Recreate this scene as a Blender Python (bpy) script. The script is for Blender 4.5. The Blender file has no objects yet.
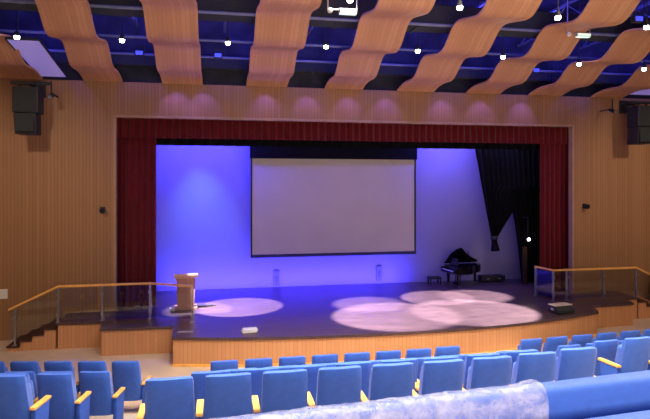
import bpy, bmesh, math, random
from mathutils import Vector, Matrix
from mathutils import noise as mn
random.seed(7)
SC = bpy.context.scene
C = SC.collection
PI = math.pi
R = math.radians
ST = 0.63          # stage height

# ------------------------------------------------------------------ materials
def newmat(name):
    m = bpy.data.materials.new(name); m.use_nodes = True
    nt = m.node_tree
    return m, nt, nt.nodes['Principled BSDF']

def setc(b, col, rough=0.6, metal=0.0, spec=None):
    b.inputs['Base Color'].default_value = (*col, 1)
    b.inputs['Roughness'].default_value = rough
    b.inputs['Metallic'].default_value = metal
    if spec is not None: b.inputs['Specular IOR Level'].default_value = spec

def math_node(nt, op, a, b=None):
    n = nt.nodes.new('ShaderNodeMath'); n.operation = op
    for i, v in enumerate((a, b)):
        if v is None: continue
        if isinstance(v, (int, float)): n.inputs[i].default_value = v
        else: nt.links.new(v, n.inputs[i])
    return n.outputs[0]

def plain(name, col, rough=0.6, metal=0.0, var=0.12, scale=6.0, bump=0.0, spec=None, sheen=0.0):
    m, nt, b = newmat(name); setc(b, col, rough, metal, spec)
    tc = nt.nodes.new('ShaderNodeTexCoord')
    nz = nt.nodes.new('ShaderNodeTexNoise'); nz.inputs['Scale'].default_value = scale
    nz.inputs['Detail'].default_value = 4
    nt.links.new(tc.outputs['Object'], nz.inputs['Vector'])
    cr = nt.nodes.new('ShaderNodeValToRGB')
    cr.color_ramp.elements[0].position = .3; cr.color_ramp.elements[1].position = .7
    cr.color_ramp.elements[0].color = (*[c*(1-var) for c in col], 1)
    cr.color_ramp.elements[1].color = (*[min(1, c*(1+var)) for c in col], 1)
    nt.links.new(nz.outputs['Fac'], cr.inputs['Fac'])
    nt.links.new(cr.outputs['Color'], b.inputs['Base Color'])
    if bump:
        n2 = nt.nodes.new('ShaderNodeTexNoise'); n2.inputs['Scale'].default_value = scale*25
        nt.links.new(tc.outputs['Object'], n2.inputs['Vector'])
        bp = nt.nodes.new('ShaderNodeBump'); bp.inputs['Strength'].default_value = bump
        bp.inputs['Distance'].default_value = .01
        nt.links.new(n2.outputs['Fac'], bp.inputs['Height'])
        nt.links.new(bp.outputs['Normal'], b.inputs['Normal'])
    if sheen:
        b.inputs['Sheen Weight'].default_value = sheen
    return m

def slats(name, c0, c1, width=.12, groove=.12, axis='X', rough=.5, gdark=.45, graindir='Z', spec=.3, coord='Object'):
    """timber in narrow boards: a tone per board, stretched grain, dark joints"""
    m, nt, b = newmat(name); setc(b, c0, rough, 0, spec)
    tc = nt.nodes.new('ShaderNodeTexCoord')
    sp = nt.nodes.new('ShaderNodeSeparateXYZ'); nt.links.new(tc.outputs[coord], sp.inputs[0])
    q = math_node(nt, 'DIVIDE', sp.outputs[axis], width)
    fr = math_node(nt, 'FRACT', q); fl = math_node(nt, 'FLOOR', q)
    wn = nt.nodes.new('ShaderNodeTexWhiteNoise'); wn.noise_dimensions = '1D'
    nt.links.new(fl, wn.inputs['W'])
    mp = nt.nodes.new('ShaderNodeMapping'); nt.links.new(tc.outputs[coord], mp.inputs['Vector'])
    sc = {'X': (9, 9, 9), 'Y': (9, 9, 9), 'Z': (9, 9, 9)}['X']
    sc = list(sc); sc['XYZ'.index(graindir)] = .7
    mp.inputs['Scale'].default_value = sc
    nz = nt.nodes.new('ShaderNodeTexNoise'); nz.inputs['Scale'].default_value = 1.6; nz.inputs['Detail'].default_value = 5
    nt.links.new(mp.outputs[0], nz.inputs['Vector'])
    f = math_node(nt, 'ADD', math_node(nt, 'MULTIPLY', wn.outputs['Value'], .6), math_node(nt, 'MULTIPLY', nz.outputs['Fac'], .5))
    mx = nt.nodes.new('ShaderNodeMix'); mx.data_type = 'RGBA'
    mx.inputs[6].default_value = (*c0, 1); mx.inputs[7].default_value = (*c1, 1)
    nt.links.new(f, mx.inputs[0])
    g = math_node(nt, 'LESS_THAN', fr, groove)
    mg = nt.nodes.new('ShaderNodeMix'); mg.data_type = 'RGBA'
    mg.inputs[7].default_value = (*[c*gdark for c in c0], 1)
    nt.links.new(mx.outputs[2], mg.inputs[6]); nt.links.new(g, mg.inputs[0])
    nt.links.new(mg.outputs[2], b.inputs['Base Color'])
    bp = nt.nodes.new('ShaderNodeBump'); bp.inputs['Strength'].default_value = .4; bp.inputs['Distance'].default_value = .01
    bp.invert = True
    nt.links.new(g, bp.inputs['Height']); nt.links.new(bp.outputs['Normal'], b.inputs['Normal'])
    return m

def emit(name, col, strength, base=(.8, .8, .8)):
    m, nt, b = newmat(name); setc(b, base, .4)
    b.inputs['Emission Color'].default_value = (*col, 1)
    b.inputs['Emission Strength'].default_value = strength
    return m

M = {}
M['wall'] = slats('wall_wood', (.31, .155, .068), (.39, .205, .095), .085, .14, gdark=.78)
M['wall2'] = slats('side_wall_wood', (.30, .155, .075), (.40, .22, .11), .13, .10, axis='Y', gdark=.62)
M['apron'] = slats('apron_wood', (.58, .27, .115), (.66, .33, .15), .09, .10, gdark=.80)
M['ribbon'] = slats('ribbon_wood', (.46, .22, .11), (.60, .31, .17), .09, .08, graindir='Y', gdark=.84, rough=.45)
M['trim'] = plain('proscenium_trim', (.40, .24, .14), .5, scale=3)
M['rail'] = plain('rail_wood', (.92, .47, .10), .35, scale=5)
M['arm'] = plain('armrest_wood', (.85, .46, .10), .35, scale=8)
M['lectern'] = slats('lectern_wood', (.55, .25, .16), (.68, .33, .21), .2, .04, graindir='Z')
M['lectern_top'] = plain('lectern_top_wood', (.85, .48, .34), .4)
M['floor'] = plain('hall_floor', (.66, .50, .34), .55, scale=1.5, var=.08)
M['tier'] = plain('tier_carpet', (.42, .36, .30), .8, scale=3, var=.1, bump=.2)
M['nosing'] = plain('nosing', (.05, .018, .014), .4)
M['steel'] = plain('steel', (.45, .46, .48), .3, .9, var=.05)
M['black'] = plain('black_paint', (.012, .012, .014), .6)
M['piano'] = plain('piano_lacquer', (.006, .006, .008), .15, var=.05)
M['keys'] = plain('ivory', (.7, .68, .6), .4, var=.05)
M['black_cloth'] = plain('black_cloth', (.003, .003, .004), .9, bump=.2, spec=.15)
M['red_cloth'] = plain('red_velvet', (.12, .003, .006), .85, bump=.3, spec=.2, sheen=.15)
M['blue'] = plain('blue_fabric', (.024, .115, .56), .7, scale=14, var=.08, bump=.35, sheen=.25)
M['blue_side'] = plain('blue_side_fabric', (.02, .085, .44), .75, scale=14, var=.08, bump=.3)
M['cyc'] = plain('cyclorama', (.26, .245, .32), .8, scale=.8, var=.03)
M['screen'] = plain('screen_cloth', (.46, .41, .38), .55, scale=1.2, var=.03)
M['dark_blue'] = plain('ceiling_void_paint', (.017, .017, .034), .7, scale=1.6, var=.95)
M['void_metal'] = plain('pipe_paint', (.16, .18, .26), .5, .2)
M['duct'] = plain('duct_black', (.015, .018, .017), .8)
M['white'] = plain('white_plastic', (.75, .74, .70), .5, var=.04)
M['beige'] = plain('beige_plastic', (.60, .50, .36), .5, var=.05)
M['lamp'] = emit('lamp_lens', (1, .93, .88), 30)
M['lamp_blue'] = emit('lamp_lens_blue', (.05, .07, 1), 1.3, (.05, .05, .2))
M['green_lens'] = emit('fixture_lens', (.55, .85, .70), .9)
M['panel'] = emit('pale_panel', (.30, .22, .80), .38, (.4, .4, .55))
M['work_lamp'] = emit('work_lamp_lens', (1, .9, .8), 25)

# stage floor: dark red-brown varnished boards
m, nt, b = newmat('stage_boards'); setc(b, (.08, .03, .03), .3, 0, .45)
tc = nt.nodes.new('ShaderNodeTexCoord')
nz = nt.nodes.new('ShaderNodeTexNoise'); nz.inputs['Scale'].default_value = 2.2; nz.inputs['Detail'].default_value = 8; nz.inputs['Roughness'].default_value = .7
mp = nt.nodes.new('ShaderNodeMapping'); mp.inputs['Scale'].default_value = (1, 3, 1)
nt.links.new(tc.outputs['Object'], mp.inputs[0]); nt.links.new(mp.outputs[0], nz.inputs['Vector'])
cr = nt.nodes.new('ShaderNodeValToRGB')
cr.color_ramp.elements[0].position = .35; cr.color_ramp.elements[1].position = .68
cr.color_ramp.elements[0].color = (.055, .030, .033, 1); cr.color_ramp.elements[1].color = (.105, .060, .060, 1)
nt.links.new(nz.outputs['Fac'], cr.inputs[0]); nt.links.new(cr.outputs[0], b.inputs['Base Color'])
M['stage'] = m

# glass: clear with a faint grey reflection
m = bpy.data.materials.new('balustrade_glass'); m.use_nodes = True; nt = m.node_tree; nt.nodes.clear()
o = nt.nodes.new('ShaderNodeOutputMaterial'); tr = nt.nodes.new('ShaderNodeBsdfTransparent'); gl = nt.nodes.new('ShaderNodeBsdfGlossy')
tr.inputs[0].default_value = (.88, .92, .92, 1); gl.inputs['Roughness'].default_value = .05
fr = nt.nodes.new('ShaderNodeFresnel'); fr.inputs[0].default_value = 1.5
ad = math_node(nt, 'ADD', fr.outputs[0], .05)
ms = nt.nodes.new('ShaderNodeMixShader')
nt.links.new(ad, ms.inputs[0]); nt.links.new(tr.outputs[0], ms.inputs[1]); nt.links.new(gl.outputs[0], ms.inputs[2]); nt.links.new(ms.outputs[0], o.inputs[0])
M['glass'] = m

# crinkled clear film
m = bpy.data.materials.new('plastic_film'); m.use_nodes = True; nt = m.node_tree; nt.nodes.clear()
o = nt.nodes.new('ShaderNodeOutputMaterial'); tr = nt.nodes.new('ShaderNodeBsdfTransparent'); pb = nt.nodes.new('ShaderNodeBsdfPrincipled')
pb.inputs['Base Color'].default_value = (.68, .71, .92, 1); pb.inputs['Roughness'].default_value = .16
tc = nt.nodes.new('ShaderNodeTexCoord')
nz = nt.nodes.new('ShaderNodeTexNoise'); nz.inputs['Scale'].default_value = 9; nz.inputs['Detail'].default_value = 5; nz.inputs['Roughness'].default_value = .65
nz.inputs['Distortion'].default_value = .35
nt.links.new(tc.outputs['Object'], nz.inputs['Vector'])
cr = nt.nodes.new('ShaderNodeValToRGB'); cr.color_ramp.elements[0].position = .34; cr.color_ramp.elements[1].position = .66
cr.color_ramp.elements[0].color = (.12, .12, .12, 1); cr.color_ramp.elements[1].color = (.55, .55, .55, 1)
nt.links.new(nz.outputs['Fac'], cr.inputs[0])
bp = nt.nodes.new('ShaderNodeBump'); bp.inputs['Strength'].default_value = 1; bp.inputs['Distance'].default_value = .02
nt.links.new(nz.outputs['Fac'], bp.inputs['Height']); nt.links.new(bp.outputs[0], pb.inputs['Normal'])
ms = nt.nodes.new('ShaderNodeMixShader'); nt.links.new(cr.outputs[0], ms.inputs[0])
nt.links.new(tr.outputs[0], ms.inputs[1]); nt.links.new(pb.outputs[0], ms.inputs[2]); nt.links.new(ms.outputs[0], o.inputs[0])
M['film'] = m

# ------------------------------------------------------------------ mesh helpers
def box(bm, x0, x1, y0, y1, z0, z1, bev=0.0, seg=2, fn=None):
    r = bmesh.ops.create_cube(bm, size=1)
    vs = r['verts']
    for v in vs:
        v.co = Vector((x0 + (v.co.x+.5)*(x1-x0), y0 + (v.co.y+.5)*(y1-y0), z0 + (v.co.z+.5)*(z1-z0)))
        if fn: v.co = Vector(fn(v.co))
    if bev:
        es = list({e for v in vs for e in v.link_edges})
        bmesh.ops.bevel(bm, geom=es, offset=bev, segments=seg, profile=.6, affect='EDGES', clamp_overlap=True)

def tube(bm, p0, p1, r0, r1=None, n=12):
    p0, p1 = Vector(p0), Vector(p1); d = p1-p0
    if r1 is None: r1 = r0
    mt = Matrix.Translation((p0+p1)/2) @ d.to_track_quat('Z', 'Y').to_matrix().to_4x4()
    bmesh.ops.create_cone(bm, cap_ends=True, cap_tris=False, segments=n, radius1=r0, radius2=r1, depth=d.length, matrix=mt)

def prism(bm, pts, z0, z1):
    lo = [bm.verts.new((x, y, z0)) for x, y in pts]; hi = [bm.verts.new((x, y, z1)) for x, y in pts]
    n = len(pts)
    bm.faces.new(lo[::-1]); bm.faces.new(hi)
    for i in range(n): bm.faces.new((lo[i], lo[(i+1) % n], hi[(i+1) % n], hi[i]))

def prism_y(bm, pts, y0, y1):     # outline in x,z, depth along y
    lo = [bm.verts.new((x, y0, z)) for x, z in pts]; hi = [bm.verts.new((x, y1, z)) for x, z in pts]
    n = len(pts)
    bm.faces.new(lo); bm.faces.new(hi[::-1])
    for i in range(n): bm.faces.new((lo[(i+1) % n], lo[i], hi[i], hi[(i+1) % n]))

def prism_x(bm, pts, x0, x1):     # outline in y,z, depth along x
    lo = [bm.verts.new((x0, y, z)) for y, z in pts]; hi = [bm.verts.new((x1, y, z)) for y, z in pts]
    n = len(pts)
    bm.faces.new(lo); bm.faces.new(hi[::-1])
    for i in range(n): bm.faces.new((lo[(i+1) % n], lo[i], hi[i], hi[(i+1) % n]))

def obj(name, bm, mat, parent=None, smooth=False):
    bmesh.ops.recalc_face_normals(bm, faces=bm.faces)
    me = bpy.data.meshes.new(name); bm.to_mesh(me); bm.free()
    me.materials.append(mat)
    if smooth:
        me.shade_smooth()
        try: me.set_sharp_from_angle(angle=R(40))
        except Exception: pass
    o = bpy.data.objects.new(name, me); C.objects.link(o)
    if parent: o.parent = parent
    return o

def B(): return bmesh.new()

def thing(name, label, cat, loc=(0, 0, 0), rz=0, group=None):
    o = bpy.data.objects.new(name, None); C.objects.link(o); o.empty_display_size = .2
    o.location = loc; o.rotation_euler = (0, 0, rz)
    o['label'] = label; o['category'] = cat
    if group: o['group'] = group
    return o

def tag(o, label, cat, group=None, kind=None):
    o['label'] = label; o['category'] = cat
    if group: o['group'] = group
    if kind: o['kind'] = kind
    return o

def struct(name, bm, mat, label, cat, parent=None):
    o = obj(name, bm, mat, parent)
    if not parent: tag(o, label, cat, kind='structure')
    return o

def copy_tree(src, parent=None):
    c = src.copy(); C.objects.link(c)
    if parent: c.parent = parent
    for ch in list(src.children): copy_tree(ch, c)
    return c

ORD = ['first', 'second', 'third', 'fourth', 'fifth', 'sixth', 'seventh', 'eighth', 'ninth', 'tenth']

# ------------------------------------------------------------------ room shell
WY = 15.3
bm = B()
box(bm, -7, 14.9, -3, 18.3, -.2, 0)
struct('floor', bm, M['floor'], 'pale beige hall floor in front of the stage', 'floor')

# stepped seating tiers (each a slab with a bent front edge)
tier_z = [0, .16, .50, .82, 1.10, 1.30, 1.55, 1.75]
tier_y = [None, 9.42, 8.35, 7.35, 6.40, 5.40, 4.40, 3.60]
for k in range(1, 8):
    y = tier_y[k]
    pts = [(-7, -3), (14.9, -3), (14.9, y+1.1), (5.2, y+.12), (4.6, y), (-.4, y), (-1.2, y+.15), (-7, y+1.25)]
    bm = B(); prism(bm, pts, tier_z[k-1] - (.0 if k > 1 else 0), tier_z[k])
    struct('floor', bm, M['tier'], f'carpeted seating tier carrying the {ORD[k] if k < 9 else ""} row', 'floor')

OPL, OPR, OPT = -2.58, 10.60, 5.66
WT = 6.58
bm = B()
TR = .06
box(bm, -7, OPL-TR, WY, WY+.15, 0, WT); box(bm, OPR+TR, 14.9, WY, WY+.15, 0, WT)
box(bm, OPL-TR, OPR+TR, WY, WY+.15, OPT+TR, WT)
struct('wall_front', bm, M['wall'], 'slatted timber wall around the stage opening', 'wall')
bm = B(); box(bm, -7.15, -7, -3, 18.3, 0, 9.6)
struct('wall_left', bm, M['wall2'], 'timber side wall on the left', 'wall')
bm = B(); box(bm, 14.9, 15.05, -3, 18.3, 0, 9.6)
struct('wall_right', bm, M['wall2'], 'timber side wall on the right', 'wall')
bm = B(); box(bm, -7, 14.9, WY+.2, WY+.3, WT-.3, 9.6)
struct('wall_upper', bm, M['dark_blue'], 'dark wall above the timber wall inside the ceiling void', 'wall')
bm = B(); box(bm, -7, 14.9, 2.5, 18.3, 9.0, 9.2)
struct('ceiling', bm, M['dark_blue'], 'dark painted ceiling void washed in blue light', 'ceiling')

# proscenium trim
bm = B()
t = .06
box(bm, OPL-t, OPL, WY-.015, WY+.18, ST, OPT+t); box(bm, OPR, OPR+t, WY-.015, WY+.18, ST, OPT+t)
box(bm, OPL, OPR, WY-.015, WY+.18, OPT, OPT+t)
struct('trim_1', bm, M['trim'], 'pale timber frame around the stage opening', 'trim')

# stage house
CY = 17.85
bm = B(); box(bm, -4.2, 12.6, CY, CY+.1, ST, 6.3)
struct('wall_back', bm, M['cyc'], 'white cyclorama wall behind the stage lit blue and violet', 'wall')
bm = B(); box(bm, -4.3, -4.2, WY+.55, CY+.1, ST, 6.4); box(bm, 12.6, 12.7, WY+.55, CY+.1, ST, 6.4)
struct('wall_wing', bm, M['black_cloth'], 'black side walls of the stage wings', 'wall')
bm = B(); box(bm, -4.3, 12.7, WY+.31, CY+.1, 6.4, 6.5)
struct('ceiling_stage', bm, M['black'], 'black ceiling above the stage', 'ceiling')

# ------------------------------------------------------------------ stage platform
def catmull(pts, n=8):
    out = []
    P = [pts[0]] + pts + [pts[-1]]
    for i in range(1, len(P)-2):
        for k in range(n):
            t = k/n
            p = []
            for a in (0, 1):
                p0, p1, p2, p3 = P[i-1][a], P[i][a], P[i+1][a], P[i+2][a]
                p.append(.5*((2*p1)+(-p0+p2)*t+(2*p0-5*p1+4*p2-p3)*t*t+(-p0+3*p1-3*p2+p3)*t**3))
            out.append(tuple(p))
    out.append(pts[-1]); return out

curve = catmull([(-.96, 12.45), (.6, 12.13), (2.4, 11.95), (4.2, 11.90), (6.2, 12.02), (8.0, 12.35), (9.68, 12.87)])
outline = curve + [(9.95, 13.5), (11.35, 13.62), (11.50, 14.22), (12.02, 14.25), (12.02, WY-.002), (OPR, WY-.002), (OPR, WY+.16), (12.6, WY+.16), (12.6, CY), (-4.2, CY), (-4.2, WY+.16), (OPL, WY+.16), (OPL, WY-.002),
                   (-3.75, WY-.002), (-3.75, 14.25), (-2.72, 14.22), (-2.62, 13.48), (-1.0, 13.42)]
def inset_pts(pts, d):
    n = len(pts); res = []
    for i, (x, y) in enumerate(pts):
        a = Vector(pts[i-1]); b_ = Vector((x, y)); c = Vector(pts[(i+1) % n])
        e1 = (b_-a).normalized(); e2 = (c-b_).normalized()
        n1 = Vector((-e1.y, e1.x)); n2 = Vector((-e2.y, e2.x))
        nn = n1+n2
        if nn.length < 1e-4: nn = n1
        nn.normalize(); k = d/max(.4, nn.dot(n1))
        res.append((x+nn.x*k, y+nn.y*k))
    return res
def clampw(p):
    return [(x, min(y, y)) for x, y in p]
bm = B(); prism(bm, inset_pts(outline, .03), 0, ST-.06)
st = struct('stage_platform', bm, M['apron'], 'timber fronted curved stage platform', 'stage')
bm = B(); prism(bm, outline, ST-.06, ST)
obj('stage_floor', bm, M['stage'], st)
# thin base strip in lighter wood along the apron foot
bm = B()
q = inset_pts(curve, .0)
for a, b_ in zip(curve[:-1], curve[1:]):
    prism(bm, [(a[0], a[1]), (b_[0], b_[1]), (b_[0], b_[1]+.05), (a[0], a[1]+.05)], 0, .05)
obj('base_strip', bm, M['rail'], st)

def stairs(name, x_top, direction, label):
    e = thing(name, label, 'stairs'); e['kind'] = 'structure'
    bm = B(); bt = B()
    n = 4
    for i in range(n):
        h = ST*(n-i)/(n+1)
        xa = x_top + direction*(.26*i+.02); xb = x_top + direction*(.26*(i+1)+.02)
        box(bm, min(xa, xb), max(xa, xb), 14.28, WY-.004, 0, h-.035)
        xo = xb + direction*.03
        box(bt, min(xa, xo), max(xa, xo), 14.25, WY-.004, h-.035, h)
        # dark riser line
        box(bt, xa-.012, xa+.012, 14.25, 14.27, h, h+ST/(n+1)-.035)
    obj('riser', bm, M['apron'], e); obj('tread', bt, M['nosing'], e)
    return e
stairs('stage_stairs', -3.75, -1, 'short timber stairs with dark treads on the left of the stage')
stairs('stage_stairs', 12.02, 1, 'short timber stairs with dark treads on the right of the stage')

def balustrade(name, label, top_pts, post_list, low_end, rail_drop=None):
    e = thing(name, label, 'railing')
    H = .86
    bm = B()
    path = [Vector((x, y, ST+H)) for x, y in top_pts]
    full = path + [Vector(low_end)]
    for a, b_ in zip(full[:-1], full[1:]):
        d = (b_-a).normalized(); s = d.cross(Vector((0, 0, 1))).normalized()*.035; u = Vector((0, 0, .022))
        vs = [bm.verts.new(p) for p in (a-s-u, a+s-u, a+s+u, a-s+u, b_-s-u, b_+s-u, b_+s+u, b_-s+u)]
        for f in ((0, 1, 2, 3), (7, 6, 5, 4), (0, 4, 5, 1), (1, 5, 6, 2), (2, 6, 7, 3), (3, 7, 4, 0)): bm.faces.new([vs[i] for i in f])
    obj('handrail', bm, M['rail'], e)
    for x, y, z0 in post_list:
        zt = ST+H-.02 if z0 > ST-.05 else low_end[2]-.02
        bm = B(); box(bm, x-.022, x+.022, y-.03, y+.03, z0, zt, .006, 1)
        box(bm, x-.05, x+.05, y-.05, y+.05, z0, z0+.015)
        box(bm, x-.035, x+.035, y-.045, y-.03, z0+.62, z0+.68); box(bm, x-.035, x+.035, y-.045, y-.03, z0+.14, z0+.20)
        obj('post', bm, M['steel'], e)
    gp = [(p.x, p.y) for p in path]
    for a, b_ in zip(gp[:-1], gp[1:]):
        bm = B(); d = (Vector(b_)-Vector(a)).normalized(); s = Vector((-d.y, d.x))*.006
        aa = Vector(a)+d*.05; bb = Vector(b_)-d*.05
        prism(bm, [tuple(aa-s), tuple(bb-s), tuple(bb+s), tuple(aa+s)], ST+.07, ST+H-.05)
        obj('glass_panel', bm, M['glass'], e)
    # sloping pane beside the stairs
    a = path[-1]; l = Vector(low_end)
    bm = B(); prism_y(bm, [(a.x, ST+.08), (a.x, ST+H-.05), (l.x, l.z-.05), (l.x, .22)], l.y-.006, l.y+.006)
    obj('glass_panel', bm, M['glass'], e)
    return e
balustrade('glass_balustrade', 'glass balustrade with orange timber handrail left of the stage beside the stairs',
           [(-.58, 13.72), (-1.62, 14.30), (-2.78, 14.30), (-3.72, 14.30)],
           [(-.58, 13.72, ST), (-1.62, 14.30, ST), (-2.72, 14.30, ST), (-3.72, 14.30, ST), (-4.66, 14.30, .13)], (-4.80, 14.30, .98))
balustrade('glass_balustrade', 'glass balustrade with orange timber handrail right of the stage beside the stairs',
           [(9.20, 15.02), (9.30, 14.28), (9.72, 14.29), (10.9, 14.30), (11.98, 14.30)],
           [(9.20, 15.02, ST), (9.30, 14.28, ST), (9.72, 14.29, ST), (10.9, 14.30, ST), (11.98, 14.30, ST), (12.92, 14.30, .13)], (13.06, 14.30, .98))

# ------------------------------------------------------------------ curtains
def cloth(name, mat, cols, parent=None, th=True, smooth=True):
    """cols: list of polylines (same length) of xyz"""
    bm = B(); g = [[bm.verts.new(p) for p in c] for c in cols]
    for a, b_ in zip(g[:-1], g[1:]):
        for i in range(len(a)-1): bm.faces.new((a[i], a[i+1], b_[i+1], b_[i]))
    return obj(name, bm, mat, parent, smooth)

def drape(name, mat, x0, x1, z0, z1, y, fold=.12, amp=.05, parent=None, nz=6, taper=0):
    n = int((x1-x0)/fold*8)
    cols = []
    for i in range(n+1):
        t = i/n; x = x0+(x1-x0)*t
        ph = 2*PI*(x1-x0)*t/fold
        w = amp*(math.sin(ph)+.25*math.sin(ph*.37+1))
        cols.append([(x, y+w*(.7+.3*k/nz), z1+(z0-z1)*k/nz) for k in range(nz+1)])
    return cloth(name, mat, cols, parent)

o = drape('valance_curtain', M['red_cloth'], OPL-.4, OPR+.6, 5.15, OPT+.25, WY+.28, .20, .05)
tag(o, 'long pleated red velvet valance across the top of the stage opening', 'curtain')
o = drape('stage_curtain', M['red_cloth'], OPL-.4, -1.62, ST+.01, 5.75, WY+.44, .17, .05)
tag(o, 'red velvet side curtain gathered at the left of the stage', 'curtain')
o = drape('stage_curtain', M['red_cloth'], 9.80, OPR+.6, ST+.01, 5.75, WY+.44, .17, .05)
tag(o, 'red velvet side curtain gathered at the right of the stage', 'curtain')
o = drape('border_curtain', M['black_cloth'], -4.0, 12.4, 5.0, 6.35, WY+.85, .35, .04)
tag(o, 'thin black border curtain hanging below the red valance', 'curtain')
o = drape('wing_curtain', M['black_cloth'], -3.6, -1.78, ST+.01, 5.5, WY+.95, .25, .05)
tag(o, 'narrow black wing curtain behind the left red curtain', 'curtain')

# tied black drape upstage right
def lerp(a, b, t): return a+(b-a)*t
def tied():
    y = 16.75; cols = []; n = 90
    for i in range(n+1):
        t = i/n
        xt = lerp(8.06, 10.6, t); col = []
        for k in range(25):
            s = k/24
            z = lerp(5.75, 2.20, s)
            g = max(0, s)**1.0
            # left edge curves gently, right edge sweeps in late
            xl = lerp(8.02, 8.70, s**1.1)
            xr = lerp(10.6, 8.92, max(0, (s-.55)/.45)**.55) if s > .55 else 10.6
            x = lerp(xl, xr, t)
            amp = .07*(1-.6*s)
            col.append((x, y+amp*math.sin(t*2*PI*13)+.0*g, z + (.0)))
        cols.append(col)
    return cols
e = thing('tied_curtain', 'black drape gathered to a tied point beside the piano', 'curtain', (0, 0, 0))
cloth('drape', M['black_cloth'], tied(), e)
# gathered tail below the tie, and the tie itself
bm = B(); tube(bm, (8.80, 16.75, 2.25), (8.80, 16.75, 2.08), .085, .10, 14); tube(bm, (8.80, 16.75, 2.10), (8.84, 16.75, 1.76), .085, .14, 14)
obj('tail', bm, M['black_cloth'], e, True)
bm = B(); tube(bm, (8.80, 16.75, 2.24), (8.80, 16.75, 2.14), .12, .12, 16)
obj('tie_band', bm, M['black'], e, True)
# straight black leg whose edge slants in
cols = []
for i in range(61):
    t = i/60; col = []
    for k in range(15):
        s = k/14; z = lerp(5.5, ST+.01, s)
        xl = 9.52 if z > 3.2 else lerp(9.52, 9.92, ((3.2-z)/2.57)**.7)
        x = lerp(xl, 10.85, t)
        col.append((x, 17.0+.05*math.sin(t*2*PI*7), z))
    cols.append(col)
o = cloth('wing_curtain', M['black_cloth'], cols)
tag(o, 'full height black wing curtain at the right behind the tied drape', 'curtain')
bm = B()  # brown slats whose colour stands for the warm glow below the work lamp
for i in range(4):
    box(bm, 9.86+i*.035, 9.89+i*.035, 16.80, 16.86, ST, 1.85)
o = obj('warm_glow_strip', bm, plain('warm_glow_brown', (.05, .022, .012), .8)); tag(o, 'narrow brown strip standing in for warm lamp glow in front of the black wing curtain', 'glow strip')
e = thing('work_lamp', 'small bright work lamp in the black wings at the right', 'lamp', (9.93, 16.6, 2.12))
bm = B(); tube(bm, (0, .10, 0), (0, 0, 0), .05, .06, 16); tube(bm, (0, .05, .05), (0, .05, .7), .012, .012, 8); tube(bm, (0, .05, .7), (0, .35, .7), .012, .012, 8)
obj('housing', bm, M['black'], e, True)
bm = B(); bmesh.ops.create_uvsphere(bm, u_segments=12, v_segments=8, radius=.045); obj('lens', bm, M['work_lamp'], e, True)

# ------------------------------------------------------------------ screen
e = thing('projection_screen', 'large pale grey projection screen with thin black border hanging above the stage', 'screen', (0, 0, 0))
bm = B(); box(bm, 1.05, 6.24, 17.18, 17.2, 1.76, 4.70); obj('screen_cloth', bm, M['screen'], e)
for a_ in (1.0, 6.24):
    bm = B(); box(bm, a_, a_+.05, 17.16, 17.21, 1.68, 4.72); obj('border', bm, M['black'], e)
bm = B(); tube(bm, (1.0, 17.19, 1.71), (6.29, 17.19, 1.71), .05, .05, 12); obj('bottom_bar', bm, M['black'], e, True)
bm = B(); box(bm, .98, 6.31, 17.10, 17.22, 4.70, 5.28); obj('masking', bm, M['black_cloth'], e)
bm = B(); box(bm, .96, 6.33, 17.05, 17.25, 5.28, 5.6, .03); obj('casing', bm, M['black'], e)

# low boxes and wall boxes at the cyclorama
for x, z, lb in ((1.86, .9, 'left'), (5.25, .95, 'right')):
    e = thing('socket_box', f'faint grey socket box on the blue back wall under the {lb} end of the screen', 'box', (x, CY-.03, z))
    bm = B(); box(bm, -.09, .09, -.03, .028, -.22, .26, .01); obj('case', bm, plain('socket_case', (.16, .15, .22), .8), e)
    bm = B(); box(bm, -.04, .04, -.04, -.028, -.1, .1, .004); obj('cover', bm, plain('socket_cover', (.10, .10, .16), .8), e)
e = thing('equipment_case', 'low long black case against the back wall right of the piano', 'case', (9.12, 17.55, ST))
bm = B(); box(bm, -.42, .42, -.16, .16, .02, .17, .02); obj('body', bm, M['black'], e)
bm = B(); box(bm, -.42, .42, -.165, .165, .17, .20, .01); obj('lid', bm, M['black'], e)
for s in (-.2, .2):
    bm = B(); box(bm, s-.05, s+.05, -.18, -.16, .09, .13, .005); obj('latch', bm, M['steel'], e)

# ------------------------------------------------------------------ lectern
e = thing('lectern', 'wooden lectern with pale overhanging top standing on the left of the stage', 'lectern', (-.82, 15.30, ST), R(4))
bm = B()
def tp(c):
    k = .23 + (.02 if c.z > .5 else -.02)
    return (math.copysign(k, c.x), c.y, c.z)
box(bm, -.23, .23, -.17, .17, .05, .82, 0, fn=tp); obj('body', bm, M['lectern'], e)
bm = B(); box(bm, -.29, .29, -.21, .21, 0, .05, .01); obj('plinth', bm, M['lectern'], e)
bm = B(); prism_x(bm, [(-.25, .90), (-.25, .955), (.22, .87), (.22, .81), (-.22, .82)], -.31, .31); obj('reading_top', bm, M['lectern_top'], e)
o = thing('paper_bundle', 'small white bundle on the stage at the foot of the lectern', 'bundle', (-1.14, 14.98, ST))
bm = B(); box(bm, -.06, .06, -.05, .05, 0, .09, .025, 3); obj('wrap', bm, M['white'], o, True)
bm = B(); box(bm, -.065, .065, -.012, .012, .0, .093, .004); obj('band', bm, M['beige'], o)
e = thing('lectern_shadow_bar', 'thin flat black bar standing in for the lectern shadow on the stage', 'bar', (-.36, 15.42, ST))  # dark bar added where the lectern's shadow falls
bm = B(); box(bm, -.22, .26, -.05, .05, 0, .035, .008); obj('bar', bm, M['black'], e)
bm = B(); box(bm, .26, .34, -.015, .015, 0, .02, .004); obj('shadow_tip', bm, M['black'], e)

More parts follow.
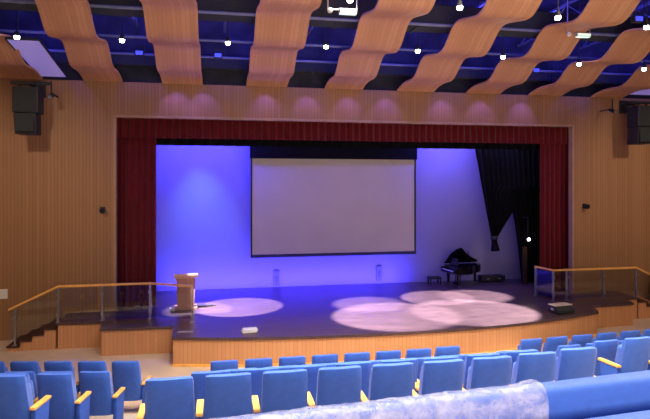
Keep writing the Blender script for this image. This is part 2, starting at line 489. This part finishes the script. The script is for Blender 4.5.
# ------------------------------------------------------------------ papers and monitor on the stage lip
e = thing('paper_stack', 'small white stack of papers near the stage front edge', 'papers', (.72, 12.62, ST), R(6))
for i in range(5):
    bm = B(); a = (i-2)*.006; box(bm, -.17+a, .15+a, -.12, .12, .012*i, .012*i+.011, .002, 1); obj('sheet', bm, M['white'], e)
e = thing('paper_sheet', 'faint grey sheet lying flat on the left stage corner', 'paper', (-.70, 12.85, ST+.001), R(-5))
bm = B(); box(bm, -.17, .17, -.06, .06, 0, .006, .002); obj('sheet', bm, plain('grey_sheet', (.30, .25, .27), .6), e)
bm = B(); box(bm, -.15, .02, -.04, .04, .006, .010, .001); obj('note', bm, plain('grey_note', (.36, .31, .34), .6), e)

e = thing('floor_monitor', 'dark wedge floor monitor with beige top at the right of the stage lip', 'speaker', (8.66, 12.92, ST), R(8))
bm = B(); prism_x(bm, [(-.17, .02), (.2, .02), (.2, .19), (-.05, .19), (-.17, .10)], -.26, .26); obj('cabinet', bm, M['black'], e)
bm = B(); box(bm, -.27, .27, -.07, .21, .19, .215, .008); obj('top', bm, M['beige'], e)
bm = B(); prism_x(bm, [(-.180, .03), (-.172, .03), (-.172, .10), (-.06, .185), (-.068, .192), (-.180, .105)], -.24, .24); obj('grille', bm, M['duct'], e)
for s in (-1, 1):
    bm = B(); box(bm, s*.275-.012, s*.275+.012, -.02, .08, .08, .14, .006); obj('handle', bm, M['steel'], e)

# ------------------------------------------------------------------ grand piano
e = thing('grand_piano', 'small black grand piano with raised lid at the back of the stage', 'piano', (8.02, 17.08, ST), R(6))
def case_outline(k=1.0):
    pts = [(-.60, -.42), (-.60, .42), (.52, .42)]
    pts += [(.60, .36), (.61, .22), (.55, .08), (.40, -.04), (.22, -.14), (.08, -.26), (-.04, -.38), (-.14, -.42)]
    return [(x*k, y*k) for x, y in pts]
bm = B(); prism(bm, case_outline()[::-1], .40, .64); obj('case', bm, M['piano'], e)
bm = B(); box(bm, -.74, -.60, -.40, .40, .42, .50, .01); box(bm, -.74, -.60, -.42, -.37, .42, .58, .01); box(bm, -.74, -.60, .37, .42, .42, .58, .01)
kb = obj('key_bed', bm, M['piano'], e)
bm = B(); box(bm, -.73, -.61, -.36, .36, .50, .515); obj('white_keys', bm, M['keys'], kb)
for i in range(18):
    if i % 7 in (2, 6): continue
    bm = B(); box(bm, -.69, -.61, -.34+i*.038, -.34+i*.038+.016, .515, .53)
    obj('black_key', bm, M['piano'], kb)
# lid hinged on the far side, opened towards the hall
bm = B()
lid = []
for x, y in [(-.61, .43), (.60, .43), (.62, .34), (.30, .14), (-.02, -.12), (-.26, -.38), (-.38, -.46), (-.50, -.36), (-.60, -.12)]:
    w = (.43 - y)
    lid.append(Vector((x, .43-w*math.cos(R(40)), .66+w*math.sin(R(40)))))
a = [bm.verts.new(p) for p in lid]; b_ = [bm.verts.new(p+Vector((0, .012, .018))) for p in lid]
bm.faces.new(a); bm.faces.new(b_[::-1])
for i in range(len(a)): bm.faces.new((a[i], a[(i+1) % len(a)], b_[(i+1) % len(a)], b_[i]))
obj('lid', bm, M['piano'], e)
bm = B(); tube(bm, (-.1, -.36, .62), (-.1, -.2, 1.14), .012, .012, 8); obj('lid_prop', bm, M['piano'], e)
bm = B(); prism_x(bm, [(-.30, .66), (.30, .66), (.26, .90), (-.26, .90)], -.50, -.48); obj('music_desk', bm, M['piano'], e)
for x, y in ((-.50, -.34), (-.50, .34), (.42, .22)):
    bm = B(); tube(bm, (x, y, .05), (x, y, .42), .035, .055, 12); obj('leg', bm, M['piano'], e, True)
    bm = B(); tube(bm, (x, y-.02, .03), (x, y+.02, .03), .03, .03, 12); obj('castor', bm, M['steel'], e, True)
bm = B(); tube(bm, (-.40, -.05, .04), (-.40, -.05, .42), .015, .015, 8); tube(bm, (-.40, .05, .04), (-.40, .05, .42), .015, .015, 8); box(bm, -.46, -.36, -.10, .10, .03, .10, .01)
obj('pedal_lyre', bm, M['piano'], e)
e = thing('piano_bench', 'low black bench left of the piano at the back wall', 'bench', (7.02, 17.42, ST))
bm = B(); box(bm, -.2, .2, -.14, .14, .17, .24, .015); obj('seat', bm, M['black'], e)
for sx in (-.17, .17):
    for sy in (-.11, .11):
        bm = B(); box(bm, sx-.02, sx+.02, sy-.02, sy+.02, 0, .18); obj('leg', bm, M['black'], e)

# ------------------------------------------------------------------ ceiling ribbons
def hbase(y): return 3.95 + 2.62 + .163*(WY-y)
def ribbon(x0, x1, name='ceiling_ribbon'):
    e = thing(name, '', 'ceiling panel', ((x0+x1)/2, WY-.02, 0), 0, 'wavy timber ribbons under the ceiling')
    w = (x1-x0)/2
    ys = [WY-.02 - i*.06 for i in range(int((WY-3.2)/.06))]
    bm = B(); rows = []
    for y in ys:
        ph = (y-12.66)/1.93*2*PI
        k = min(1, (WY-y)/1.9)
        z = hbase(y)+k*(.15*math.sin(ph) - .02*math.sin(2*ph))
        yy = y-(WY-.02)
        rows.append([bm.verts.new((sx*w, yy, z+dz)) for sx, dz in ((-1, 0), (1, 0), (1, .035), (-1, .035))])
    for a, b_ in zip(rows[:-1], rows[1:]):
        for i in range(4): bm.faces.new((a[i], a[(i+1) % 4], b_[(i+1) % 4], b_[i]))
    bm.faces.new(rows[0]); bm.faces.new(rows[-1][::-1])
    obj('ribbon_panel', bm, M['ribbon'], e, True)
    for y in (14.2, 12.0, 10.0):
        for s in (-.6, .6):
            bm = B(); tube(bm, (s*w, y-(WY-.02), hbase(y)), (s*w, y-(WY-.02), 8.95), .005, .005, 6)
            obj('hanger_rod', bm, M['duct'], e)
    return e
RX = [(-5.42, -4.34), (-3.36, -2.41), (-1.42, -.38), (.77, 1.88), (2.93, 4.02), (5.03, 6.14), (7.13, 8.2), (9.13, 10.22), (11.22, 12.30), (13.35, 14.4)]
for i, (a, b_) in enumerate(RX):
    e = ribbon(a, b_)
    e['label'] = f'wavy orange timber ceiling ribbon, {ORD[i]} from the left'

# void contents: pipes, ducts, pendants
def pipe(y, z, r, label, mat='void_metal'):
    e = thing('ceiling_pipe', label, 'pipe', (3.9, y, z), 0, 'pipes crossing the ceiling void')
    bm = B(); tube(bm, (-10.8, 0, 0), (10.9, 0, 0), r, r, 10); obj('pipe', bm, M[mat], e, True)
    for x in range(-10, 11, 4):
        bm = B(); tube(bm, (x+.3, 0, 0), (x+.3, 0, 8.95-z), .006, .006, 6)
        obj('hanger_rod', bm, M['duct'], e)
for y, z, r, lb in ((9.3, 7.95, .04, 'blue lit steel pipe nearest the hall across the ceiling void'), (11.62, 7.42, .035, 'blue lit steel pipe in the ceiling void, second counted from the hall'),
                    (13.2, 7.24, .03, 'blue lit steel pipe in the ceiling void above the row of pendant lamps'), (14.5, 7.14, .03, 'blue lit steel pipe nearest the timber wall in the ceiling void')):
    pipe(y, z, r, lb)
def duct(y, z0, z1, w, label):
    bm = B(); box(bm, -6.9, 14.8, y-w, y+w, z0, z1, .03)
    for i in range(12): box(bm, -6.5+i*1.8, -6.42+i*1.8, y-w-.02, y+w+.02, z0-.02, z1+.02)
    o = obj('ceiling_duct', bm, M['duct']); tag(o, label, 'duct')
duct(15.10, 6.95, 7.30, .12, 'matt black duct along the timber wall above the ceiling ribbons')
duct(11.95, 7.40, 7.90, .25, 'wide matt black duct crossing the middle of the ceiling void')
# blue LED battens
for i, (x, y, z) in enumerate([(-2.9+2.1*k, 13.8, 7.9) for k in range(8)] + [(-1.9+2.1*k, 11.9, 8.0) for k in range(7)]):
    pass

pend = thing('pendant_lamp', '', 'lamp', (0, 0, 0), 0, 'pendant lamps between the ceiling ribbons')
bm = B(); tube(bm, (0, 0, .02), (0, 0, .12), .055, .04, 16); tube(bm, (0, 0, .12), (0, 0, .2), .02, .015, 10); obj('housing', bm, M['black'], pend, True)
bm = B(); tube(bm, (0, 0, -.03), (0, 0, .025), .045, .055, 16); obj('lens', bm, M['lamp'], pend, True)
bm = B(); tube(bm, (0, 0, .2), (0, 0, 1.95), .01, .01, 6); obj('cable', bm, M['black'], pend, True)
spots = [(-4.01, 12.4, 6.92), (-1.97, 12.4, 6.95), (.23, 12.4, 7.0), (2.41, 12.4, 7.02), (4.59, 12.4, 7.02), (6.74, 12.4, 6.97), (8.78, 12.4, 6.88), (10.62, 12.4, 6.83),
         (2.25, 9.4, 7.1), (4.27, 9.4, 7.09), (6.22, 9.4, 7.02), (8.11, 9.4, 6.94)]
for i, p in enumerate(spots):
    o = pend if i == 0 else copy_tree(pend)
    o.location = p
    if i < 8:
        o['label'] = f'small bright pendant lamp right of the {ORD[i]} timber ribbon' + (', farther row near the wall')
    else:
        o['label'] = f'small bright pendant lamp in the nearer row, {ORD[i-8]} from the left'

for x, y, z, lb in ((.02, 13.8, 7.02, 'small blue floodlight between the third and fourth ribbons'), (8.45, 13.8, 6.98, 'small blue floodlight between the seventh and eighth ribbons'),
                    (-1.80, 13.8, 7.0, 'small blue floodlight between the second and third ribbons'), (8.32, 9.9, 7.24, 'small blue floodlight high at the upper right of the ceiling')):
    e = thing('blue_ceiling_lamp', lb, 'lamp', (x, y, z), 0, 'blue floodlights in the ceiling void')
    bm = B(); box(bm, -.10, .10, -.05, .08, -.05, .07, .012); obj('housing', bm, M['black'], e, True)
    bm = B(); box(bm, -.08, .08, -.065, -.05, -.035, .055, .004); obj('lens', bm, M['lamp_blue'], e)
    bm = B(); box(bm, -.12, -.105, -.02, .02, 0, .16); box(bm, .105, .12, -.02, .02, 0, .16); box(bm, -.12, .12, -.02, .02, .15, .165); tube(bm, (0, 0, .16), (0, 0, 9.0-z), .01, .01, 6); obj('bracket', bm, M['black'], e)
# steel lattice members above the ribbons
for i, x in enumerate((-2.0, .2, 2.4, 4.5, 6.6, 8.7, 10.7)):
    e = thing('roof_truss', f'dark steel roof truss above the gap right of the {ORD[i+1]} ribbon', 'truss', (x, 12.6, 7.95), 0, 'steel roof trusses in the ceiling void')
    bm = B(); box(bm, -.03, .03, -3.6, 2.5, 0, .06); obj('lower_chord', bm, M['void_metal'], e)
    bm = B(); box(bm, -.03, .03, -3.6, 2.5, .50, .56); obj('upper_chord', bm, M['void_metal'], e)
    for k in range(8):
        y0 = -3.4+k*.72
        bm = B(); tube(bm, (0, y0, .03), (0, y0+.72, .53) if k % 2 == 0 else (0, y0+.72, .03), .015, .015, 6)
        if k % 2: 
            bm.free(); bm = B(); tube(bm, (0, y0, .53), (0, y0+.72, .03), .015, .015, 6)
        obj('diagonal', bm, M['void_metal'], e)

def rig(x, y, z, w, label, cable=1.9):
    e = thing('hanging_projector_light', label, 'light fixture', (x, y, z))
    bm = B()
    for s in (-w, w): tube(bm, (s, 0, 0), (s, 0, cable), .012, .012, 8)
    tube(bm, (-w, 0, 0), (w, 0, 0), .014, .014, 8); obj('frame', bm, M['steel'], e)
    bm = B(); box(bm, -w*.25, w, -.05, .05, -.06, .02, .01); obj('housing', bm, M['steel'], e)
    bm = B(); box(bm, -w*.2, w*.95, -.045, .045, -.075, -.055, .004); box(bm, -w*.2, w*.95, -.058, -.048, -.05, .0, .004); obj('lens', bm, M['green_lens'], e)
    bm = B(); bmesh.ops.create_uvsphere(bm, u_segments=12, v_segments=8, radius=.05, matrix=Matrix.Translation((-w*.85, 0, -.02))); obj('sensor', bm, M['white'], e, True)
rig(2.16, 9.6, 6.99, .26, 'steel U-frame fixture with pale green strip between fourth and fifth ribbons', 1.9)
rig(7.78, 11.0, 7.22, .27, 'steel U-frame fixture with pale green strip at the upper right of the ceiling', 1.7)

# pale side panels
for (x0, x1, y0, y1, z, lb) in ((-4.40, -3.76, 12.95, 15.24, 6.72, 'pale violet lit ceiling panel above the left loudspeaker'), (12.36, 13.28, 13.9, 15.1, 6.78, 'pale violet lit ceiling panel above the right loudspeaker')):
    e = thing('ceiling_light_panel', lb, 'ceiling light', ((x0+x1)/2, (y0+y1)/2, hbase((y0+y1)/2)+.06))
    e.rotation_euler = (-math.atan(.163), 0, 0)
    w, d = (x1-x0)/2, (y1-y0)/2
    bm = B(); box(bm, -w, w, -d, d, 0, .03); obj('diffuser', bm, M['panel'], e)
    bm = B()
    box(bm, -w-.02, w+.02, -d-.02, -d, -.015, .05); box(bm, -w-.02, w+.02, d, d+.02, -.015, .05)
    box(bm, -w-.02, -w, -d, d, -.015, .05); box(bm, w, w+.02, -d, d, -.015, .05); obj('frame', bm, M['duct'], e)

# ------------------------------------------------------------------ wall loudspeakers
def array(loc, lb, flip=1):
    e = thing('wall_loudspeaker', lb, 'loudspeaker', loc)
    bm = B()
    box(bm, -.31, .26, -.26, .22, .50, 1.12, .03); obj('upper_cabinet', bm, M['black'], e)
    bm = B()
    def tl(c): return (c.x*(1 if c.z > .3 else .95), c.y+(.06 if c.z < .3 else 0), c.z)
    box(bm, -.29, .20, -.24, .2, 0, .49, .02, fn=tl); obj('lower_cabinet', bm, M['black'], e)
    bm = B(); box(bm, -.27, .22, -.275, -.26, .54, 1.08, .01); box(bm, -.25, .17, -.262, -.25, .06, .45, .008); obj('grille', bm, M['duct'], e)
    bm = B()
    box(bm, -.42, .48*flip if flip > 0 else .45, -.04, .04, 1.20, 1.27, .01)
    box(bm, -.25, -.20, -.03, .03, 1.1, 1.22); box(bm, .15, .20, -.03, .03, 1.1, 1.22)
    box(bm, -.05, .05, 0, WY-loc[1]-.002, 1.20, 1.27)
    box(bm, -.15, .15, WY-loc[1]-.03, WY-loc[1]-.002, 1.0, 1.4)
    obj('bracket', bm, M['black'], e)
    return e
array((-4.42, 14.55, 5.11), 'black wall loudspeaker hanging on the left timber wall')
array((12.36, 14.55, 5.10), 'black wall loudspeaker hanging on the right timber wall')
for x, y, z, lb in ((-3.98, 14.7, 6.08, 'small black spotlight beside the left loudspeaker'), (11.55, 14.75, 6.1, 'small black spotlight beside the right loudspeaker')):
    e = thing('spotlight', lb, 'light fixture', (x, y, z))
    bm = B(); tube(bm, (0, -.12, -.05), (0, .12, .05), .06, .045, 14); obj('housing', bm, M['black'], e, True)
    bm = B(); tube(bm, (0, -.125, -.053), (0, -.115, -.049), .05, .05, 14); obj('lens', bm, M['steel'], e, True)
    bm = B(); box(bm, -.015, .015, .0, WY-y-.002, .04, .07); box(bm, -.015, .015, -.015, .015, .03, .35); obj('bracket', bm, M['black'], e)
for x, z, lb in ((-2.9, 3.26, 'small black round wall device left of the stage opening'), (11.0, 3.25, 'small black round wall device right of the stage opening')):
    e = thing('wall_camera', lb, 'camera', (x, WY, z))
    bm = B(); box(bm, -.06, .06, -.03, -.002, -.07, .07, .01); obj('mount', bm, M['black'], e)
    bm = B(); tube(bm, (0, -.03, 0), (.02, -.17, -.02), .06, .075, 16); obj('body', bm, M['black'], e, True)
    bm = B(); tube(bm, (.02, -.17, -.02), (.021, -.18, -.021), .045, .045, 16); obj('lens', bm, M['piano'], e, True)
e = thing('wall_notice', 'small white notice plate on the timber wall left of the stairs', 'notice', (-5.28, WY, 1.17))
bm = B(); box(bm, -.13, .12, -.02, -.002, -.12, .12, .005); obj('plate', bm, M['white'], e)
bm = B()
for i in range(3): box(bm, -.09, .08, -.022, -.0195, .05-i*.05, .056-i*.05)
obj('frame_lines', bm, M['beige'], e)

# ------------------------------------------------------------------ seats
def make_seat():
    root = thing('theatre_seat', '', 'seat')
    # local frame: sitter faces +y, backrest outer face towards -y, z=0 floor
    def lean(c, k=.17):
        t = (c.z-.30)/.62
        wx = 1.0 - .06*max(0, (1-t)) + (-.03 if t > .9 else 0)
        return (c.x*wx, c.y - .11*t, c.z)
    bm = B()
    # curved shell: grid front/back with rounded top corners
    nx, nz_ = 12, 12
    def shell(y0, th, z0, z1, hw, rnd):
        fr, bk = [], []
        for j in range(nz_+1):
            v = j/nz_; z = lerp(z0, z1, v)
            rf, rb = [], []
            for i in range(nx+1):
                u = -1+2*i/nx
                # corner rounding
                dz = 0
                w = hw*(1.05-.05*min(1, v*1.1)) if v < .9 else hw*(1.0 - .03*((v-.9)/.1)**2)
                x = u*w
                zz = z - (rnd*(abs(u)**6)*(max(0, v-.85)/.15))
                y = y0 - .15*v + .035*(u*u)            # lean back and dish
                e_ = th*(1-.5*abs(u)**12)*(1-.35*max(0, (v-.93)/.07)**2)
                rf.append(bm.verts.new((x, y+e_/2+.02*math.sin(PI*v)*(1-u*u), zz))); rb.append(bm.verts.new((x, y-e_/2, zz)))
            fr.append(rf); bk.append(rb)
        for j in range(nz_):
            for i in range(nx):
                bm.faces.new((fr[j][i], fr[j][i+1], fr[j+1][i+1], fr[j+1][i])); bm.faces.new((bk[j][i+1], bk[j][i], bk[j+1][i], bk[j+1][i+1]))
            bm.faces.new((fr[j][0], fr[j+1][0], bk[j+1][0], bk[j][0])); bm.faces.new((fr[j+1][nx], fr[j][nx], bk[j][nx], bk[j+1][nx]))
        for i in range(nx):
            bm.faces.new((fr[nz_][i], fr[nz_][i+1], bk[nz_][i+1], bk[nz_][i])); bm.faces.new((fr[0][i+1], fr[0][i], bk[0][i], bk[0][i+1]))
    shell(.0, .115, .24, .94, .230, .012)
    obj('backrest', bm, M['blue'], root, True)
    bm = B(); box(bm, -.21, .21, .05, .17, .32, .80, .035, 3, fn=lambda c: (c.x, c.y-.12*(c.z-.3)/.5, c.z))   # tip-up seat folded upright
    obj('seat_cushion', bm, M['blue'], root, True)
    bm = B(); tube(bm, (-.21, .05, .32), (.21, .05, .32), .02, .02, 8); obj('hinge_bar', bm, M['black'], root)
    return root
def arm_bm(x):
    bm = B(); box(bm, x-.036, x+.036, -.08, .31, .515, .55, .012, 2, fn=lambda c: (c.x, c.y, c.z+.0)); return bm
def panel_bm(x):
    bm = B(); box(bm, x-.030, x+.030, -.06, .28, .05, .515, .015, 2, fn=lambda c: (c.x, c.y - (.05 if (c.z < .3 and c.y > .1) else 0), c.z)); return bm
def foot_bm(x):
    bm = B(); box(bm, x-.035, x+.035, -.06, .26, 0, .05, .008); return bm
proto = make_seat()
def add_arm(root, x):
    obj('armrest', arm_bm(x), M['arm'], root, True); obj('side_panel', panel_bm(x), M['blue_side'], root, True); obj('foot', foot_bm(x), M['black'], root)
proto_L = copy_tree(proto); add_arm(proto_L, -.285)
proto_LR = copy_tree(proto); add_arm(proto_LR, -.285); add_arm(proto_LR, .285)
for o in list(proto.children)+[proto]: bpy.data.objects.remove(o)
proto_used = {'L': False, 'LR': False}
def seat(x, y, z, rz, label, kind, group):
    src = proto_L if kind == 'L' else proto_LR
    if not proto_used[kind]: o = src; proto_used[kind] = True
    else: o = copy_tree(src)
    o.location = (x, y, z); o.rotation_euler = (0, 0, rz)
    o['label'] = label; o['category'] = 'seat'; o['group'] = group
FZ = [None, 0, .16, .50, .82, 1.10]       # floor under row k
rowname = [None, 'front row', 'second row', 'third row', 'fourth row', 'fifth row']
# middle block: (row, first x, count, y, pitch)
mid = {1: (.12, 8, 9.76, .58), 2: (.36, 7, 8.80, .575), 3: (.32, 8, 7.76, .57), 4: (-.07, 8, 6.77, .57), 5: (-.461, 9, 5.80, .572)}
for r, (x0, n, y, p) in mid.items():
    for i in range(n):
        x = x0+i*p
        yy = y + (.015*(i-5)**2 if i > 5 else 0)
        seat(x, yy, FZ[r], R(0), f'blue theatre seat, {ORD[i]} from the left in the {rowname[r]} of the middle block', 'LR' if i == n-1 else 'L', 'middle block seats')
# left block: rows run away from the aisle, turned towards the stage
left = {1: (-1.50, 10.05, 6), 2: (-1.80, 9.10, 5), 3: (-2.09, 8.05, 4), 4: (-2.35, 7.08, 3)}
for r, (x0, y0, n) in left.items():
    for i in range(n):
        x = x0 - i*.57*math.cos(R(10.5)); y = y0 + i*.57*math.sin(R(10.5))
        pos = 'aisle seat' if i == 0 else f'{ORD[i]} seat in from the aisle'
        seat(x, y, FZ[r], R(-10.5), f'blue theatre seat, {pos}, {rowname[r]} of the left block', 'LR' if i == 0 else 'L', 'left block seats')
right = {1: (5.96, 9.98, 6), 2: (6.08, 8.98, 4), 3: (6.10, 8.05, 4), 4: (5.86, 7.08, 3)}
for r, (x0, y0, n) in right.items():
    for i in range(n):
        a = R(4)
        x = x0 + i*.58*math.cos(a); y = y0 + i*.58*math.sin(a)
        pos = 'aisle seat' if i == 0 else f'{ORD[i]} seat in from the aisle'
        seat(x, y, FZ[r], a, f'blue theatre seat, {pos}, {rowname[r]} of the right block', 'LR' if i == n-1 else 'L', 'right block seats')
for k in ('L', 'LR'):
    assert proto_used[k]

# ------------------------------------------------------------------ padded rails in the foreground
def padded(name, p0, p1, top, h, d, label, floor_z):
    """a long upholstered bench back from p0 to p1"""
    v = Vector((p1[0]-p0[0], p1[1]-p0[1])); L = v.length; ang = math.atan2(v.y, v.x)
    e = thing(name, label, 'bench back', (p0[0], p0[1], 0), ang)
    bm = B(); box(bm, 0, L, -d/2, d/2, top-h, top, min(.05, h*.3), 4); obj('padding', bm, M['blue'], e, True)
    bm = B(); box(bm, .02, L-.02, -d/2+.03, d/2-.03, floor_z, top-h+.01); obj('support_board', bm, M['blue_side'], e)
    bm = B(); tube(bm, (.02, -d/2-.001, top-h+.03), (L-.02, -d/2-.001, top-h+.03), .006, .006, 6); obj('seam', bm, M['blue_side'], e)
    return e, L, ang
P0, P1 = (-.60, 2.77), (3.9, 3.175)
e, L, ang = padded('padded_rail', P0, P1, 2.76, .24, .15, 'long blue upholstered rail across the foreground, bare at its right end', 1.75)
# plastic film sleeve over the left stretch
bm = B()
prof = []
d, top, h = .15, 2.76, .24
path = [(-d/2, top-h-.02), (-d/2, top-.06), (-d/2+.02, top-.015), (-d/2+.05, top), (d/2-.05, top), (d/2-.02, top-.015), (d/2, top-.06), (d/2, top-h-.02)]
fine = []
for (a0, a1), (b0, b1) in zip(path[:-1], path[1:]):
    n = max(1, int(math.hypot(b0-a0, b1-a1)/.012))
    for k in range(n): fine.append((lerp(a0, b0, k/n), lerp(a1, b1, k/n)))
fine.append(path[-1])
SL = 2.46
cy_, cz_ = 0, top-h/2
rows = []
NS = 190
for i in range(NS+1):
    s = i/NS*SL; row = []
    bul = .018*math.exp(-((s-SL+.04)/.05)**2)
    for (yy, zz) in fine:
        dr = Vector((yy-cy_, zz-cz_)).normalized()
        nzv = mn.noise(Vector((s*7, yy*18, zz*18)))*.010 + mn.noise(Vector((s*22, yy*40+5, zz*40)))*.006
        off = .014 + abs(nzv)*.8 + bul
        row.append(bm.verts.new((s, yy+dr.x*off*.8, zz+dr.y*off)))
    rows.append(row)
for a, b_ in zip(rows[:-1], rows[1:]):
    for i in range(len(a)-1): bm.faces.new((a[i], a[i+1], b_[i+1], b_[i]))
o = obj('plastic_cover', bm, M['film'], None, True)
o.location = (P0[0], P0[1], 0); o.rotation_euler = (0, 0, ang)
tag(o, 'crinkled clear plastic film wrapped over the left stretch of the blue rail', 'plastic cover')
padded('bench_back', (.9, 2.57), (3.6, 2.80), 2.64, .22, .30, 'light blue padded bench back at the bottom right corner, nearest the viewer', 1.75)

# ------------------------------------------------------------------ lights
def area(name, loc, target, sx, sy, power, col, spread=180):
    l = bpy.data.lights.new(name, 'AREA'); l.shape = 'RECTANGLE'; l.size = sx; l.size_y = sy; l.energy = power; l.color = col; l.spread = R(spread)
    o = bpy.data.objects.new(name, l); C.objects.link(o); o.location = loc
    o.rotation_euler = (Vector(target)-Vector(loc)).to_track_quat('-Z', 'Y').to_euler(); return o
def spot(name, loc, target, power, col, ang, blend=.15, rad=.03):
    l = bpy.data.lights.new(name, 'SPOT'); l.energy = power; l.color = col; l.spot_size = R(ang); l.spot_blend = blend; l.shadow_soft_size = rad
    o = bpy.data.objects.new(name, l); C.objects.link(o); o.location = loc
    o.rotation_euler = (Vector(target)-Vector(loc)).to_track_quat('-Z', 'Y').to_euler(); return o
def point(name, loc, power, col, rad=.1):
    l = bpy.data.lights.new(name, 'POINT'); l.energy = power; l.color = col; l.shadow_soft_size = rad
    o = bpy.data.objects.new(name, l); C.objects.link(o); o.location = loc; return o

w = bpy.data.worlds.new('World'); SC.world = w; w.use_nodes = True
w.node_tree.nodes['Background'].inputs[0].default_value = (1, .88, .80, 1)
w.node_tree.nodes['Background'].inputs[1].default_value = .15

area('hall_fill_front', (3.4, 7.6, 7.9), (3.4, 7.6, 0), 9, 4, 1500, (1, .88, .74), 100)  # unseen area lamp added to light seats and floor
area('hall_fill_rear', (2.5, 4.3, 7.6), (2.5, 3.9, 0), 9, 1.5, 330, (1, .95, .92), 130)  # unseen overhead lamp added to brighten the top of the foreground rail
area('ribbon_fill', (3.5, 1.0, 3.2), (3.5, 12, 7.0), 10, 1, 230, (1, .78, .62), 120)  # added fill from the rear, lifting the ribbon undersides
# house lamps in the pendants
for x, y, z in spots[:8:1]:
    pass
# blue void lights
BL = (.07, .06, 1)
for i in range(9):
    point('void_blue', (-5.4+i*2.2+1.3, 14.0, 8.0), 60, BL, .15)
for i in range(8):
    point('void_blue', (-4+i*2.2, 11.9, 8.2), 60, BL, .15)
for i in range(4):
    point('void_blue', (0+i*2.6, 9.3, 8.4), 60, BL, .15)
for x in (-1.1+.05, -.35, 1.3, 2.45, 3.6, 4.7, 6.4, 7.6, 8.9):
    spot('wall_scallop', (x, 14.75, 6.62), (x, 15.3, 5.7), 42, (.20, .12, 1), 75, .8)

# cyclorama wash: strong blue at left, fading right
area('cyc_blue_top', (-.5, 16.75, 5.9), (-.5, 17.85, 2.0), 2.5, .3, 430, (.04, .03, 1))
area('cyc_blue_mid', (7.3, 16.75, 5.9), (7.0, 17.85, 2.0), 1.8, .3, 150, (.07, .05, 1))
area('cyc_blue_low', (2.2, 17.28, .70), (2.2, 17.85, 1.35), 7.6, .10, 400, (.06, .04, 1))
area('cyc_fill_right', (8.4, 16.5, 5.8), (8.6, 17.85, 2.5), 2.0, .3, 85, (.30, .24, 1))
spot('cyc_cone', (-.62, 16.3, 6.1), (-.45, 17.85, 2.2), 1300, (.10, .24, 1), 46, 1.0)
#area('stage_front', (4.0, 13.0, 6.4), (4.0, 17.2, 3.0), 7, .4, 6, (1, .80, .78))
for nm, x, tx in (('left', -4.6, -5.0), ('right', 12.6, 12.9)):
    spot('wall_fill_'+nm, (x, 8.6, 7.5), (tx, 15.3, 2.6), 900, (1, .80, .60), 62, 1.0, .2)  # added spots without fixtures, brightening the wall beside the stage
area('stage_floor_blue', (2.4, 16.6, 6.2), (2.2, 15.2, .6), 6, .4, 60, (.22, .10, 1), 110)
# pools on the boards
PK = (.88, .86, 1)
def pool(cx, cy, r, src, power, blend=.12):
    s = Vector(src); t_ = Vector((cx, cy, ST)); dd = (t_-s).length
    spot('stage_pool', src, t_, power, PK, 2.06*math.degrees(math.atan(r/dd)), blend, .02)
pool(.50, 15.15, 1.12, (-1.6, 14.0, 6.3), 14500, .2)
pool(-.50, 15.05, .95, (-.9, 16.6, 6.2), 8000, .4)
pool(4.05, 14.85, 1.05, (2.2, 14.3, 6.3), 9500, .5)
pool(4.25, 13.40, 1.55, (1.8, 13.0, 6.4), 17500, .3)
pool(6.65, 13.45, 1.55, (9.1, 13.0, 6.4), 17500, .3)
pool(6.2, 15.30, 1.05, (4.0, 14.6, 6.3), 12500, .3)
pool(7.5, 15.30, 1.05, (9.9, 14.6, 6.3), 12500, .5)
point('work_lamp_light', (9.93, 16.50, 2.0), 1.2, (1, .72, .45), .04)

# ------------------------------------------------------------------ camera
cam = bpy.data.cameras.new('Camera'); co = bpy.data.objects.new('Camera', cam); C.objects.link(co)
cam.sensor_width = 36; cam.lens = 36*560/650; cam.shift_y = -26.5/650
cam.clip_start = .05
co.location = (0, 0, 3.95); co.rotation_euler = (R(90), 0, R(-10.9))
SC.camera = co
SC.view_settings.view_transform = 'Standard'
SC.view_settings.look = 'None'
